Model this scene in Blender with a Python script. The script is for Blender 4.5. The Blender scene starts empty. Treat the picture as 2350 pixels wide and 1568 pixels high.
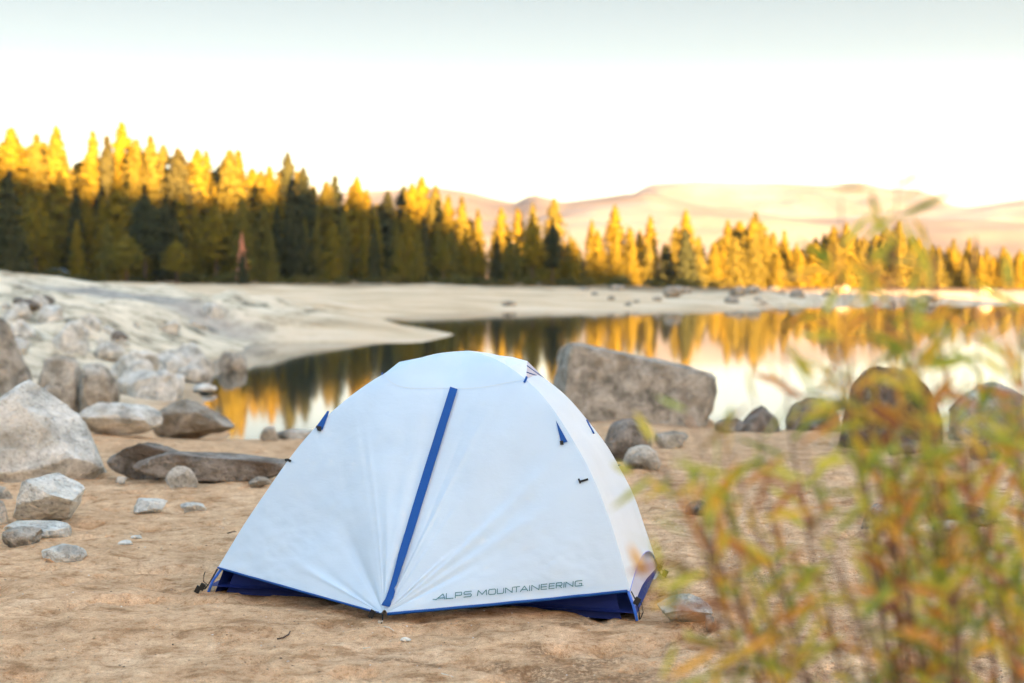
import bpy, bmesh, math, random
import numpy as np
from mathutils import Vector, Matrix
sc = bpy.context.scene
C = sc.collection
R_ = math.radians

# ---------------------------------------------------------------- camera
F_PX = 3264.0; CX, CY = 1175.0, 784.0          # focal length and centre in picture units (picture 2350 x 1568)
CAM = Vector((0, 0, 1.65)); PITCH = R_(2.736)
cam = bpy.data.cameras.new('camera'); co = bpy.data.objects.new('camera', cam); C.objects.link(co); sc.camera = co
co.location = CAM; co.rotation_euler = (math.pi/2 - PITCH, 0, 0)
cam.sensor_width = 36; cam.lens = 50; cam.clip_start = 0.05; cam.clip_end = 20000
cam.dof.use_dof = True; cam.dof.focus_distance = 7.0; cam.dof.aperture_fstop = 1.8; cam.dof.aperture_blades = 0

# ---------------------------------------------------------------- sky, sun, exposure
SUN_AZ, SUN_EL = R_(24), R_(5.7)                # low sun behind the camera, a little to its right
world = bpy.data.worlds.new('World'); sc.world = world; world.use_nodes = True
nt = world.node_tree; sky = nt.nodes.new('ShaderNodeTexSky'); sky.sky_type = 'NISHITA'; sky.sun_disc = False
sky.sun_elevation = SUN_EL; sky.sun_rotation = math.pi - SUN_AZ
sky.air_density = 1.0; sky.dust_density = 1.6; sky.ozone_density = 1.0
# soften the range of the sky (bright glow at the horizon, pale and cool above, overhead raised by hand to light the foreground)
def vm(op, a, b):
    x = nt.nodes.new('ShaderNodeVectorMath'); x.operation = op
    for i_, v_ in ((0, a), (1, b)):
        if isinstance(v_, tuple): x.inputs[i_].default_value = v_
        else: nt.links.new(v_, x.inputs[i_])
    return x.outputs[0]
cmp_ = vm('DIVIDE', sky.outputs[0], vm('ADD', vm('MULTIPLY', sky.outputs[0], (.4, .4, .4)), (1., 1., 1.)))
sep = nt.nodes.new('ShaderNodeSeparateXYZ'); tcw = nt.nodes.new('ShaderNodeTexCoord'); nt.links.new(tcw.outputs['Generated'], sep.inputs[0])
rp = nt.nodes.new('ShaderNodeValToRGB'); nt.links.new(sep.outputs[2], rp.inputs[0]); rp.color_ramp.interpolation = 'LINEAR'
el = rp.color_ramp.elements
for k_, (p_, c_) in enumerate([(0, .52), (.06, .56), (.09, .42), (.115, .27), (.15, .19), (.19, .152), (.26, .15), (.42, .40), (.65, .68), (1, .85)]):
    if k_ > 1: el.new(p_)
for k_, (p_, c_) in enumerate([(0, .52), (.06, .56), (.09, .42), (.115, .27), (.15, .19), (.19, .152), (.26, .15), (.42, .40), (.65, .68), (1, .85)]):
    el[k_].position = p_; w_ = 1 if .1 < p_ < .3 else 0; el[k_].color = (c_*(1-.08*w_), c_, c_*(1+.05*w_), 1)
nt.links.new(vm('MULTIPLY', vm('MULTIPLY', cmp_, rp.outputs[0]), (3., 3., 3.)), nt.nodes['Background'].inputs[0]); nt.nodes['Background'].inputs[1].default_value = 0.06
sl = bpy.data.lights.new('sun', 'SUN'); so = bpy.data.objects.new('sun', sl); C.objects.link(so)
sl.energy = 5.0; sl.angle = R_(0.4); sl.color = (1.0, 0.50, 0.16)
sd = Vector((-math.sin(SUN_AZ)*math.cos(SUN_EL), math.cos(SUN_AZ)*math.cos(SUN_EL), -math.sin(SUN_EL)))
so.rotation_euler = sd.to_track_quat('-Z', 'Y').to_euler(); so.location = (0, -20, 30)
sc.view_settings.view_transform = 'Standard'; sc.view_settings.look = 'None'
sc.view_settings.exposure = 4.3; sc.view_settings.gamma = 1.0
sc.render.engine = 'CYCLES'
sc.cycles.use_denoising = True; sc.cycles.max_bounces = 6; sc.cycles.diffuse_bounces = 3
sc.cycles.sample_clamp_indirect = 6

# ---------------------------------------------------------------- helpers
Rm = Matrix.Rotation(math.pi/2 - PITCH, 3, 'X')
def ray(px, py): return Rm @ Vector(((px-CX)/F_PX, (CY-py)/F_PX, -1.0))
def at(px, py, D):
    d = ray(px, py); return CAM + d*(D/d.y)
def at_z(px, py, z):
    d = ray(px, py); return CAM + d*((z-CAM.z)/d.z)
Ri = Rm.transposed()
def proj(p):
    q = Ri @ (Vector(p)-CAM); return CX + F_PX*q.x/-q.z, CY - F_PX*q.y/-q.z

def _h(i, j, k, s):
    n = (i.astype(np.int64)*374761393 + j.astype(np.int64)*668265263 + k.astype(np.int64)*1274126177 + s*974634777) & 0xffffffff
    n = ((n ^ (n >> 13))*1274126177) & 0xffffffff
    n = ((n ^ (n >> 16))*2246822519) & 0xffffffff
    return ((n ^ (n >> 15)) & 0xffffff)/float(0xffffff)
def noise3(x, y, z, s=0):
    x = np.asarray(x, float); y = np.asarray(y, float); z = np.asarray(z, float)+0*x
    i = np.floor(x); j = np.floor(y); k = np.floor(z); a = x-i; b = y-j; c = z-k
    a = a*a*(3-2*a); b = b*b*(3-2*b); c = c*c*(3-2*c); r = 0
    for di in (0, 1):
        for dj in (0, 1):
            for dk in (0, 1):
                r = r + _h(i+di, j+dj, k+dk, s)*(a if di else 1-a)*(b if dj else 1-b)*(c if dk else 1-c)
    return r*2-1
def fbm(x, y, z=0, o=4, s=0):
    r = 0; f = 1; a = .5
    for k in range(o): r = r + a*noise3(x*f, y*f, z*f+7.3*k, s+k); f *= 2.03; a *= .5
    return r
def sstep(a, b, x):
    t = np.clip((np.asarray(x, float)-a)/(b-a), 0, 1); return t*t*(3-2*t)

def mesh(name, verts, faces, mats=(), smooth=True, parent=None, loc=None, attrs=None, fmat=None):
    me = bpy.data.meshes.new(name)
    verts = np.asarray(verts, dtype=np.float32)
    if isinstance(faces, np.ndarray) and faces.ndim == 2:
        n, k = faces.shape
        me.vertices.add(len(verts)); me.vertices.foreach_set('co', verts.ravel())
        me.loops.add(n*k); me.loops.foreach_set('vertex_index', faces.astype(np.int32).ravel())
        me.polygons.add(n); me.polygons.foreach_set('loop_start', np.arange(0, n*k, k, dtype=np.int32))
        me.polygons.foreach_set('loop_total', np.full(n, k, dtype=np.int32))
    else:
        me.from_pydata([tuple(v) for v in verts.tolist()], [], [tuple(f) for f in faces])
    for m in mats: me.materials.append(m)
    if fmat is not None: me.polygons.foreach_set('material_index', np.asarray(fmat, dtype=np.int32))
    if attrs:
        for a, v in attrs.items():
            at_ = me.attributes.new(a, 'FLOAT', 'POINT'); at_.data.foreach_set('value', np.asarray(v, dtype=np.float32))
    me.update(calc_edges=True); me.validate()
    me.polygons.foreach_set('use_smooth', np.full(len(me.polygons), bool(smooth)))
    o = bpy.data.objects.new(name, me); C.objects.link(o)
    if parent is not None: o.parent = parent
    if loc is not None: o.location = loc
    return o
def tag(o, label=None, cat=None, group=None, kind=None):
    if label: o['label'] = label
    if cat: o['category'] = cat
    if group: o['group'] = group
    if kind: o['kind'] = kind
    return o
def empty(name, loc): 
    o = bpy.data.objects.new(name, None); C.objects.link(o); o.location = loc; o.empty_display_size = .1; return o
def gridfaces(n, m, wrap=False):
    i, j = np.meshgrid(np.arange(n-1), np.arange(m if wrap else m-1), indexing='ij'); j2 = (j+1) % m
    return np.stack([i*m+j, i*m+j2, (i+1)*m+j2, (i+1)*m+j], -1).reshape(-1, 4)
def tube_geo(pts, rad, seg=8, flat=1.0, close=True):
    pts = [Vector(p) for p in pts]; n = len(pts)
    if not hasattr(rad, '__len__'): rad = [rad]*n
    V = []; up = Vector((0, 0, 1))
    for i, p in enumerate(pts):
        t = (pts[min(i+1, n-1)]-pts[max(i-1, 0)]).normalized()
        a = t.cross(up)
        if a.length < 1e-3: a = t.cross(Vector((0, 1, 0)))
        a.normalize(); b = t.cross(a)
        for k in range(seg):
            w = 2*math.pi*k/seg; V.append(p + a*(math.cos(w)*rad[i]) + b*(math.sin(w)*rad[i]*flat))
    Fc = []
    for i in range(n-1):
        for k in range(seg):
            Fc.append((i*seg+k, i*seg+(k+1) % seg, (i+1)*seg+(k+1) % seg, (i+1)*seg+k))
    if close: Fc.append(tuple(range(seg))[::-1]); Fc.append(tuple((n-1)*seg+k for k in range(seg)))
    return V, Fc
def tube(name, pts, rad, mat, parent=None, seg=8, flat=1.0, loc=None):
    V, Fc = tube_geo(pts, rad, seg, flat); return mesh(name, [tuple(v) for v in V], Fc, [mat], True, parent, loc)
class MB:
    def __init__(s): s.v = []; s.f = []
    def add(s, V, Fc):
        b = len(s.v); s.v += [tuple(v) for v in V]; s.f += [tuple(i+b for i in f) for f in Fc]
    def box(s, c, d, rot=None):
        V = []
        for z in (-1, 1):
            for x, y in ((-1, -1), (1, -1), (1, 1), (-1, 1)):
                p = Vector((x*d[0]/2, y*d[1]/2, z*d[2]/2))
                if rot: p = rot @ p
                V.append(p+Vector(c))
        s.add(V, [(3, 2, 1, 0), (4, 5, 6, 7), (0, 1, 5, 4), (1, 2, 6, 5), (2, 3, 7, 6), (3, 0, 4, 7)])

# ---------------------------------------------------------------- materials
def mat(name, col=(.5, .5, .5), rough=.8, spec=.3):
    m = bpy.data.materials.new(name); m.use_nodes = True; b = m.node_tree.nodes['Principled BSDF']
    b.inputs['Base Color'].default_value = (*col, 1); b.inputs['Roughness'].default_value = rough
    b.inputs['Specular IOR Level'].default_value = spec; return m
class NT:
    def __init__(s, m): s.t = m.node_tree; s.b = s.t.nodes['Principled BSDF']
    def n(s, k, **kw):
        x = s.t.nodes.new(k)
        for a, v in kw.items(): setattr(x, a, v)
        return x
    def l(s, a, b): s.t.links.new(a, b)
    def pos(s): return s.n('ShaderNodeNewGeometry').outputs['Position']
    def ob(s): return s.n('ShaderNodeTexCoord').outputs['Object']
    def scale(s, v, sx, sy, sz):
        m = s.n('ShaderNodeVectorMath', operation='MULTIPLY'); s.l(v, m.inputs[0]); m.inputs[1].default_value = (sx, sy, sz); return m.outputs[0]
    def noise(s, v, sc_, det=4, rough=.55, dist=0):
        x = s.n('ShaderNodeTexNoise'); s.l(v, x.inputs['Vector']); x.inputs['Scale'].default_value = sc_
        x.inputs['Detail'].default_value = det; x.inputs['Roughness'].default_value = rough; x.inputs['Distortion'].default_value = dist
        return x.outputs['Fac']
    def ramp(s, f, stops):
        x = s.n('ShaderNodeValToRGB'); s.l(f, x.inputs[0]); e = x.color_ramp.elements
        while len(e) < len(stops): e.new(.5)
        for k, (p, c) in enumerate(stops):
            e[k].position = p; e[k].color = (*c, 1) if hasattr(c, '__len__') else (c, c, c, 1)
        return x.outputs['Color']
    def mix(s, f, a, b, mode='MIX'):
        x = s.n('ShaderNodeMix', data_type='RGBA', blend_type=mode)
        for inp, v in ((x.inputs[0], f), (x.inputs[6], a), (x.inputs[7], b)):
            if hasattr(v, 'links') or hasattr(v, 'is_linked'): s.l(v, inp)
            elif hasattr(v, '__len__'): inp.default_value = (*v, 1)
            else: inp.default_value = v
        return x.outputs[2]
    def math(s, op, a, b=0.0):
        x = s.n('ShaderNodeMath', operation=op)
        for inp, v in ((x.inputs[0], a), (x.inputs[1], b)):
            if hasattr(v, 'is_linked'): s.l(v, inp)
            else: inp.default_value = v
        return x.outputs[0]
    def attr(s, name): return s.n('ShaderNodeAttribute', attribute_name=name).outputs['Fac']
    def bump(s, h, dist, strength=1.0):
        x = s.n('ShaderNodeBump'); s.l(h, x.inputs['Height']); x.inputs['Distance'].default_value = dist; x.inputs['Strength'].default_value = strength
        s.l(x.outputs[0], s.b.inputs['Normal']); return x
    def color(s, c): s.l(c, s.b.inputs['Base Color'])

def m_ground():
    m = mat('sand', rough=.95, spec=.05); t = NT(m); p = t.pos()
    n1 = t.noise(p, 2.2, 5, .6); n2 = t.noise(t.scale(p, 1, 1, 1), 11, 5, .65); n3 = t.noise(p, 170, 4, .8); n4 = t.noise(p, 0.35, 3)
    base = t.ramp(n1, [(.3, (.44, .285, .17)), (.5, (.55, .365, .22)), (.72, (.63, .44, .285))])
    b2 = t.ramp(n2, [(.30, (.60, .52, .45)), (.42, (.88, .85, .82)), (.54, (1.0, 1.0, 1.0)), (.8, (1.22, 1.24, 1.26))])
    base = t.mix(1.0, base, b2, 'MULTIPLY')
    g = t.ramp(n3, [(.32, .30), (.43, .85), (.58, 1.08), (.72, 1.6)])
    base = t.mix(.9, base, t.mix(1.0, base, g, 'MULTIPLY'))
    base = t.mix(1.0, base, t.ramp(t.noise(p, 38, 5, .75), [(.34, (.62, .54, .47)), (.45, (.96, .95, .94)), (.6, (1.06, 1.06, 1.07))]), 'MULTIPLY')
    base = t.mix(1.0, base, t.ramp(t.noise(t.scale(p, 1, 1.6, 1), 4.2, 4, .6, .5), [(.36, (.70, .64, .58)), (.45, (.96, .95, .94)), (.6, (1.04, 1.04, 1.04))]), 'MULTIPLY')  # darker patches paint the shaded sides of dimples into the sand
    far = t.ramp(t.noise(t.scale(p, .10, .35, 1), 1.0, 5, .6), [(.3, (.34, .26, .165)), (.5, (.52, .41, .28)), (.7, (.62, .53, .41))])
    base = t.mix(t.attr('far'), base, far)
    rk = t.ramp(t.noise(t.scale(p, .8, .7, 1), .8, 8, .75), [(.38, (.12, .11, .085)), (.45, (.38, .335, .25)), (.52, (.58, .515, .40)), (.66, (.70, .63, .51))])
    base = t.mix(t.attr('rocky'), base, rk)
    scree = t.ramp(t.noise(p, 1.6, 5, .7), [(.35, (.13, .13, .13)), (.65, (.36, .35, .33))])
    base = t.mix(t.attr('scree'), base, scree)
    base = t.mix(t.attr('floor'), base, t.ramp(t.noise(p, .5, 4), [(.35, (.10, .075, .04)), (.65, (.26, .19, .12))]))
    base = t.mix(t.math('MULTIPLY', t.attr('damp_shade'), t.ramp(t.noise(p, 42, 5, .75), [(.42, .12), (.54, 1.0)])), base, (.17, .095, .05))
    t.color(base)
    h = t.math('ADD', t.math('MULTIPLY', n2, .055), t.math('MULTIPLY', t.noise(p, 45, 4, .65), .022))
    h = t.math('ADD', h, t.math('MULTIPLY', n3, .0022)); t.bump(h, 1.0, .8); return m
def m_rock(name='granite', lo=(.12, .11, .092), hi=(.38, .36, .32), stain=(.22, .18, .13), st=.5):
    m = mat(name, rough=.9, spec=.2); t = NT(m); o = t.ob(); p = t.pos()
    n = t.noise(p, 3.2, 6, .68); f = t.noise(p, 28, 4, .7); s = t.noise(p, 1.7, 4, .6, .4)
    c = t.ramp(n, [(.36, lo), (.48, tuple((a+b)/2 for a, b in zip(lo, hi))), (.60, hi)])
    c = t.mix(1.0, c, t.ramp(f, [(.30, .45), (.46, .98), (.72, 1.2)]), 'MULTIPLY')
    c = t.mix(t.math('MULTIPLY', t.ramp(s, [(.5, 0.0), (.62, 1.0)]), st), c, stain)
    oi = t.n('ShaderNodeObjectInfo').outputs['Random']
    c = t.mix(1.0, c, t.ramp(oi, [(0, (.84, .83, .82)), (1, (1.12, 1.13, 1.14))]), 'MULTIPLY')
    t.color(c); h = t.math('ADD', t.math('MULTIPLY', n, .12), t.math('MULTIPLY', f, .02)); t.bump(h, 1.0, .9); return m
def m_water():
    m = mat('lake_water', (.010, .014, .010), .045, .5); t = NT(m); p = t.pos(); t.b.inputs['IOR'].default_value = 1.5
    n = t.noise(t.scale(p, 1.2, .9, 1), 1.3, 3, .5); n2 = t.noise(t.scale(p, 1, .7, 1), 5.5, 2, .5)
    h = t.math('ADD', t.math('MULTIPLY', n, .012), t.math('MULTIPLY', n2, .0016)); t.bump(h, 1.0, .07); return m
def m_leaf(name, stops, rough=.6, trans=.35, use='island', vscale=0.0):
    m = mat(name, rough=rough, spec=.25); t = NT(m)
    if use == 'island': f = t.n('ShaderNodeNewGeometry').outputs['Random Per Island']
    else: f = t.n('ShaderNodeObjectInfo').outputs['Random']
    c = t.ramp(f, stops)
    if vscale:
        c = t.mix(1.0, c, t.ramp(t.noise(t.ob(), vscale, 3), [(.3, .62), (.7, 1.35)]), 'MULTIPLY')
    t.color(c)
    tr = t.n('ShaderNodeBsdfTranslucent'); t.l(c, tr.inputs[0]); mx = t.n('ShaderNodeMixShader'); mx.inputs[0].default_value = trans
    t.l(t.b.outputs[0], mx.inputs[1]); t.l(tr.outputs[0], mx.inputs[2]); t.l(mx.outputs[0], t.t.nodes['Material Output'].inputs[0]); return m
def m_fabric(name, col, trans=.3, rough=.6, b=.004, bs=9):
    m = mat(name, col, rough, .25); t = NT(m); p = t.pos()
    n = t.noise(p, bs, 3, .5, .6); n2 = t.noise(t.scale(p, 1, 1, 2.5), bs*3.2, 3, .55, 1.2)
    t.color(t.mix(1.0, col, t.ramp(t.noise(p, 3, 3), [(.3, .95), (.7, 1.03)]), 'MULTIPLY'))
    t.bump(t.math('ADD', t.math('MULTIPLY', n, b), t.math('MULTIPLY', n2, b*.22)), 1.0, .6)
    tr = t.n('ShaderNodeBsdfTranslucent'); tr.inputs[0].default_value = (*col, 1); mx = t.n('ShaderNodeMixShader'); mx.inputs[0].default_value = trans
    t.l(t.b.outputs[0], mx.inputs[1]); t.l(tr.outputs[0], mx.inputs[2]); t.l(mx.outputs[0], t.t.nodes['Material Output'].inputs[0]); return m
M = {}
M['ground'] = m_ground(); M['rock'] = m_rock(); M['rockpale'] = m_rock('pale_granite', (.25, .25, .23), (.58, .58, .55), (.38, .33, .25), .4)
M['rockdark'] = m_rock('dark_granite', (.06, .05, .04), (.22, .20, .18), (.085, .06, .042), .85)
M['water'] = m_water()
M['fly'] = m_fabric('white_ripstop', (.48, .62, .77), .15, .6, .006, 6); M['flyside_lit'] = m_fabric('white_ripstop_lit', (.70, .77, .84), .25, .6, .008, 9)  # same cloth, side coloured lighter to paint in the brighter light there
M['navy'] = m_fabric('navy_cloth', (.003, .014, .12), .02, .7, .008, 7)
M['lav'] = m_fabric('grey_mesh_cloth', (.52, .54, .66), .15)
M['blue'] = m_fabric('blue_webbing', (.003, .06, .27), .03, .6, .002, 30)
M['bluepole'] = mat('blue_anodised', (.03, .16, .75), .3, .6)
M['black'] = mat('black_webbing', (.012, .012, .012), .7)
M['ink'] = mat('teal_ink', (.045, .16, .20), .7)
M['metal'] = mat('steel', (.7, .72, .72), .3); M['metal'].node_tree.nodes['Principled BSDF'].inputs['Metallic'].default_value = .8
M['needle'] = m_leaf('needles', [(0, (.105, .104, .022)), (.5, (.145, .125, .012)), (1, (.17, .134, .006))], .95, .3, 'object', .35)
M['dead'] = m_leaf('dead_needles', [(0, (.55, .26, .18)), (1, (.62, .30, .20))], .9, .2, 'object', .35)
M['shadeneedle'] = m_leaf('shaded_needles', [(0, (.028, .038, .016)), (1, (.045, .048, .016))], .95, .15, 'object', .35)  # same conifers, darkened to paint in the shade of neighbouring trees
M['bark'] = mat('bark', (.10, .07, .055), .9)
M['shrub'] = m_leaf('shrub_leaves', [(0, (.06, .065, .018)), (.6, (.09, .09, .02)), (1, (.13, .10, .02))], .8, .25, 'object', 1.5)

# ---------------------------------------------------------------- terrain
WZ = -1.35
shore_px = [(3600, 985), (2350, 992), (2000, 990), (1700, 990), (1652, 986), (1638, 962), (1600, 952), (1280, 952), (1200, 985), (1000, 1000), (700, 1003), (600, 1010), (545, 1010), (522, 985), (490, 935),
            (462, 900), (445, 862), (468, 838), (560, 806), (572, 789), (700, 787), (880, 788), (965, 787), (1010, 778), (1045, 768), (1000, 757), (930, 747),
            (850, 739), (900, 726), (1000, 719), (1200, 716), (1500, 714), (1700, 712), (1800, 707), (2000, 702), (2350, 699), (3000, 696), (5200, 700)]
POLY = np.array([[p.x, p.y] for p in (at_z(x, y, WZ) for x, y in shore_px)])
def sdf(x, y):
    x = np.asarray(x, float); y = np.asarray(y, float)
    d = np.full(x.shape, 1e18); ins = np.zeros(x.shape, bool); n = len(POLY)
    for i in range(n):
        ax, ay = POLY[i]; bx, by = POLY[(i+1) % n]; ex, ey = bx-ax, by-ay
        t = np.clip(((x-ax)*ex+(y-ay)*ey)/(ex*ex+ey*ey), 0, 1)
        d = np.minimum(d, (x-ax-t*ex)**2+(y-ay-t*ey)**2)
        c = (ay > y) != (by > y); ins ^= c & (x < ex*(y-ay)/(ey if abs(ey) > 1e-9 else 1e-9)+ax)
    return np.sqrt(d)*np.where(ins, -1, 1)
def height(x, y, fine=False):
    x = np.asarray(x, float); y = np.asarray(y, float)
    wob = fbm(x*.25, y*.25, 0, 3, 5)*np.clip(y*.03, .6, 3.0)
    d = sdf(x, y)+wob*np.clip(np.abs(sdf(x, y))*.5, 0, 1)*.4
    near = 1.35*(1-(1-np.clip(d/17, 0, 1))**1.35)
    far = np.interp(x, [-50, 0, 14, 40, 80], [2.1, 1.75, 1.5, .85, .65])*(1-np.exp(-np.clip(d, 0, None)/24))
    w = sstep(24, 50, y)
    z = WZ + np.where(d > 0, near*(1-w)+far*w, np.clip(d*.22, -2, 0))
    # grey rocky mound on the left bank
    z = z + sstep(0, 6, d)*2.0*np.exp(-(((x+30)/17)**2)-(((y-60)/24)**2))
    z = z + .35*sstep(2, 8, d)*np.exp(-(((x+9)/4)**2)-(((y-21)/7)**2))
    z = z + sstep(150, 260, y)*sstep(-5, -70, x)*4.0*sstep(150, 320, y)
    z = z + sstep(0, 3, d)*fbm(x*.12, y*.12, 0, 4, 11)*.5*sstep(20, 70, y)
    z = z + sstep(0, 2, d)*fbm(x*.35, y*.35, 3, 3, 12)*.10*sstep(9.5, 14, y)
    z = z + sstep(1, 5, d)*sstep(-7, -14, x)*sstep(14, 22, y)*(1-sstep(90, 120, y))*(np.abs(fbm(x*.28, y*.28, 1, 5, 14))*1.1+np.abs(fbm(x*.9, y*.9, 1, 4, 15))*.5)
    if fine:
        k = (1-sstep(14, 40, y))
        z = z + k*(fbm(x*2.1, y*2.1, 0, 3, 21)*.030 + fbm(x*6, y*6, 0, 4, 22)*.022)
        pit = np.clip(fbm(x*4.6+5, y*5.2, 0, 2, 33)-.14, 0, 1); z = z - k*pit*.14
    return z
def hz(x, y): return float(height(np.array([x]), np.array([y]))[0])
def hit(px, py):
    d = ray(px, py); ys = np.concatenate([np.linspace(3, 30, 700), np.geomspace(30.1, 600, 900)]); ts = ys/d.y
    X = CAM.x+d.x*ts; Z = CAM.z+d.z*ts; H = np.maximum(height(X, ys), WZ-.05); b = np.nonzero(Z <= H)[0]
    i = b[0] if len(b) else len(ys)-1
    return Vector((X[i], ys[i], H[i]))

def axis_x():
    a = list(np.arange(-3.2, 3.2001, .027)); s = .03; p = a[-1]; r = []
    while p < 4300: s *= 1.072; p += s; r.append(p)
    return np.array([-v for v in r[::-1]]+a+r)
def axis_y():
    a = list(np.arange(4.4, 11.0, .027)); s = .03; p = a[-1]; r = []
    while p < 5100:
        s = min(s*1.035, p*.02); p += s; r.append(p)
    b = [-950, -500, -200, -100, -50, -20, -8, -3, 0, 1, 2, 3, 3.6, 4.0, 4.2]
    return np.array(b+a+r)
ax, ay = axis_x(), axis_y()
GX, GY = np.meshgrid(ax, ay); gx, gy = GX.ravel(), GY.ravel()
D0 = sdf(gx, gy); gz = height(gx, gy, True)
tent_c = (-.35, 7.7)
# attributes (real differences of the ground, plus shade painted under the tent hem)
def segd(x, y, pts):
    d = np.full(x.shape, 1e9)
    for (a0, a1), (b0, b1) in zip(pts[:-1], pts[1:]):
        e0, e1 = b0-a0, b1-a1; t = np.clip(((x-a0)*e0+(y-a1)*e1)/(e0*e0+e1*e1), 0, 1)
        d = np.minimum(d, np.hypot(x-a0-t*e0, y-a1-t*e1))
    return d
nz = fbm(gx*.2, gy*.2, 0, 4, 3)
rocky = sstep(-6, -12, gx+(gy-40)*.0+nz*4)*sstep(13, 22, gy+nz*6)*(1-sstep(70, 95, gy+nz*25))
rocky = np.maximum(rocky, .55*sstep(10, 30, gx+nz*20)*sstep(100, 112, gy))
a0, a1 = hit(190, 672), hit(530, 765)
scr = [(a0.x, a0.y), ((a0.x+a1.x)/2-1, (a0.y+a1.y)/2), (a1.x, a1.y)]
scree = (1-sstep(.6, 3.2, segd(gx, gy, scr)+nz*2))*.85
st = [hit(x, y) for x, y in ((860, 1512), (1000, 1528), (1150, 1535), (1300, 1548), (1480, 1562))]
dm = np.zeros(gx.shape); nr = (gy > 4.5) & (gy < 9) & (np.abs(gx) < 3)
q = fbm(gx[nr]*9, gy[nr]*9, 0, 4, 44)
d1 = segd(gx[nr], gy[nr], [(p.x, p.y) for p in st])
v = (1-sstep(.0, .085, d1+q*.14))*.9
for (x, y, r) in ((1310, 1437, .05), (1340, 1520, .13), (1260, 1500, .08), (1400, 1560, .12), (1350, 1565, .2), (980, 1412, .14), (820, 1415, .10), (700, 1395, .10), (1150, 1412, .12)):  # patches along the tent hem are contact shade painted on the sand
    p = hit(x, y); rr = np.hypot((gx[nr]-p.x)/2.2, gy[nr]-p.y); v = np.maximum(v, (1-sstep(r*.3, r*1.1, rr+q*.12))*(.8 if y > 1430 else .45))
dm[nr] = v
shoreband = sstep(-.3, .1, D0)*(1-sstep(.3, 1.6, D0+nz))*(1-sstep(40, 60, gy))*.45
dm = np.maximum(dm, shoreband)
floor = sstep(150, 168, gy+nz*10-np.abs(gx+10)*.0+sstep(0, 60, gx)*-25)
far = sstep(22, 45, gy)
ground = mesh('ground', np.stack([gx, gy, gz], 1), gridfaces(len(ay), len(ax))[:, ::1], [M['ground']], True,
              attrs=dict(far=far, rocky=rocky, scree=scree, damp_shade=dm, floor=floor))
tag(ground, kind='structure')
# water sheet
w = mesh('water', [(-260, 15, WZ), (700, 15, WZ), (700, 420, WZ), (-260, 420, WZ)], [(0, 1, 2, 3)], [M['water']], False); tag(w, kind='structure')

# ridge behind the camera: its crest throws the evening shade over the beach and the foot of the forest
TE = math.tan(SUN_EL)
u = np.arange(-900, 700, 9.0); s = np.concatenate([np.linspace(-900, -470, 24), np.linspace(-450, -450, 1), np.linspace(-430, -120, 20)])
U, S_ = np.meshgrid(u, s)
anc = [(-68, 216, 14.5), (-33, 216, 11.8), (-10, 214, 8), (10, 195, 2.2), (22, 200, -1.3), (49, 140, -1.5)]
ca, sa = math.cos(SUN_AZ), math.sin(SUN_AZ)
cu = [(ca*x+sa*y, z+TE*(-sa*x+ca*y)) for x, y, z in anc]; cu = [(-400, cu[0][1]+16)]+cu+[(cu[-1][0]+14, -12), (400, -40)]
crest = np.interp(U, [a for a, b in cu], [b for a, b in cu]) + TE*450
crest = crest + 2.5*fbm(U*.02, U*0, 0, 4, 71) + 6.0*fbm(U*.13, U*0, 0, 3, 72)
crest = np.clip(crest, 1, 200)
bell = np.where(S_ < -450, 1-sstep(-450, -900, S_), 1-sstep(-450, -120, S_))
Zr = crest*bell - 2 + 2*fbm(U*.03, S_*.03, 0, 4, 73)*np.minimum(bell, 1-bell)*4
Xr = ca*U - sa*S_; Yr = sa*U + ca*S_
rg = mesh('hill', np.stack([Xr.ravel(), Yr.ravel(), Zr.ravel()], 1), gridfaces(*U.shape), [M['rockdark']], True); tag(rg, kind='structure')

# distant mountains
def m_mount():
    m = mat('mountain_rock', rough=1, spec=0); t = NT(m); p = t.pos()
    n = t.noise(t.scale(p, .0022, .0010, .004), 1.0, 6, .6)
    t.color(t.ramp(n, [(.38, (.09, .09, .10)), (.5, (.15, .15, .15)), (.62, (.22, .22, .22))])); return m
M['mount'] = m_mount()
def mountain(px, D, w, seed):
    xs = np.linspace(-400, 2900, 220); ys = np.interp(xs, [a for a, b in px], [b for a, b in px])
    top = np.array([at(x, y, D).z for x, y in zip(xs, ys)]); wx = np.array([at(x, 600, D).x for x in xs])
    v = np.linspace(-1, 1, 46); X, V = np.meshgrid(wx, v); T = np.tile(top, (len(v), 1))
    b = (1-np.abs(V)**1.4); Z = T*b + 48*(D/3000)*fbm(X*.004, V*3, seed, 5, seed)*(1-b)**.5*b*2.2
    Z = np.where(np.abs(V) > .98, -5, Z)
    o = mesh('mountains', np.stack([X.ravel(), (D+V*w).ravel(), Z.ravel()], 1), gridfaces(*X.shape), [M['mount']], True); tag(o, kind='structure')
mountain([(-400, 470), (600, 452), (830, 436), (1000, 428), (1060, 436), (1120, 450), (1180, 462), (1222, 443), (1290, 462), (1350, 455), (1420, 446), (1470, 440), (1600, 470), (2000, 520), (2900, 540)], 2300, 500, 3)
mountain([(-400, 520), (1300, 500), (1440, 450), (1490, 424), (1600, 417), (1800, 419), (1900, 427), (1960, 420), (2030, 432), (2110, 434), (2140, 452), (2180, 472), (2240, 480), (2900, 500)], 4200, 900, 4)
mountain([(-400, 560), (1400, 520), (1900, 500), (2100, 480), (2200, 476), (2300, 462), (2360, 455), (2900, 430)], 3000, 600, 5)
mountain([(-400, 560), (1200, 500), (1350, 470), (1480, 458), (1640, 478), (1800, 500), (2000, 505), (2350, 520), (2900, 500)], 1500, 400, 6)

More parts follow.
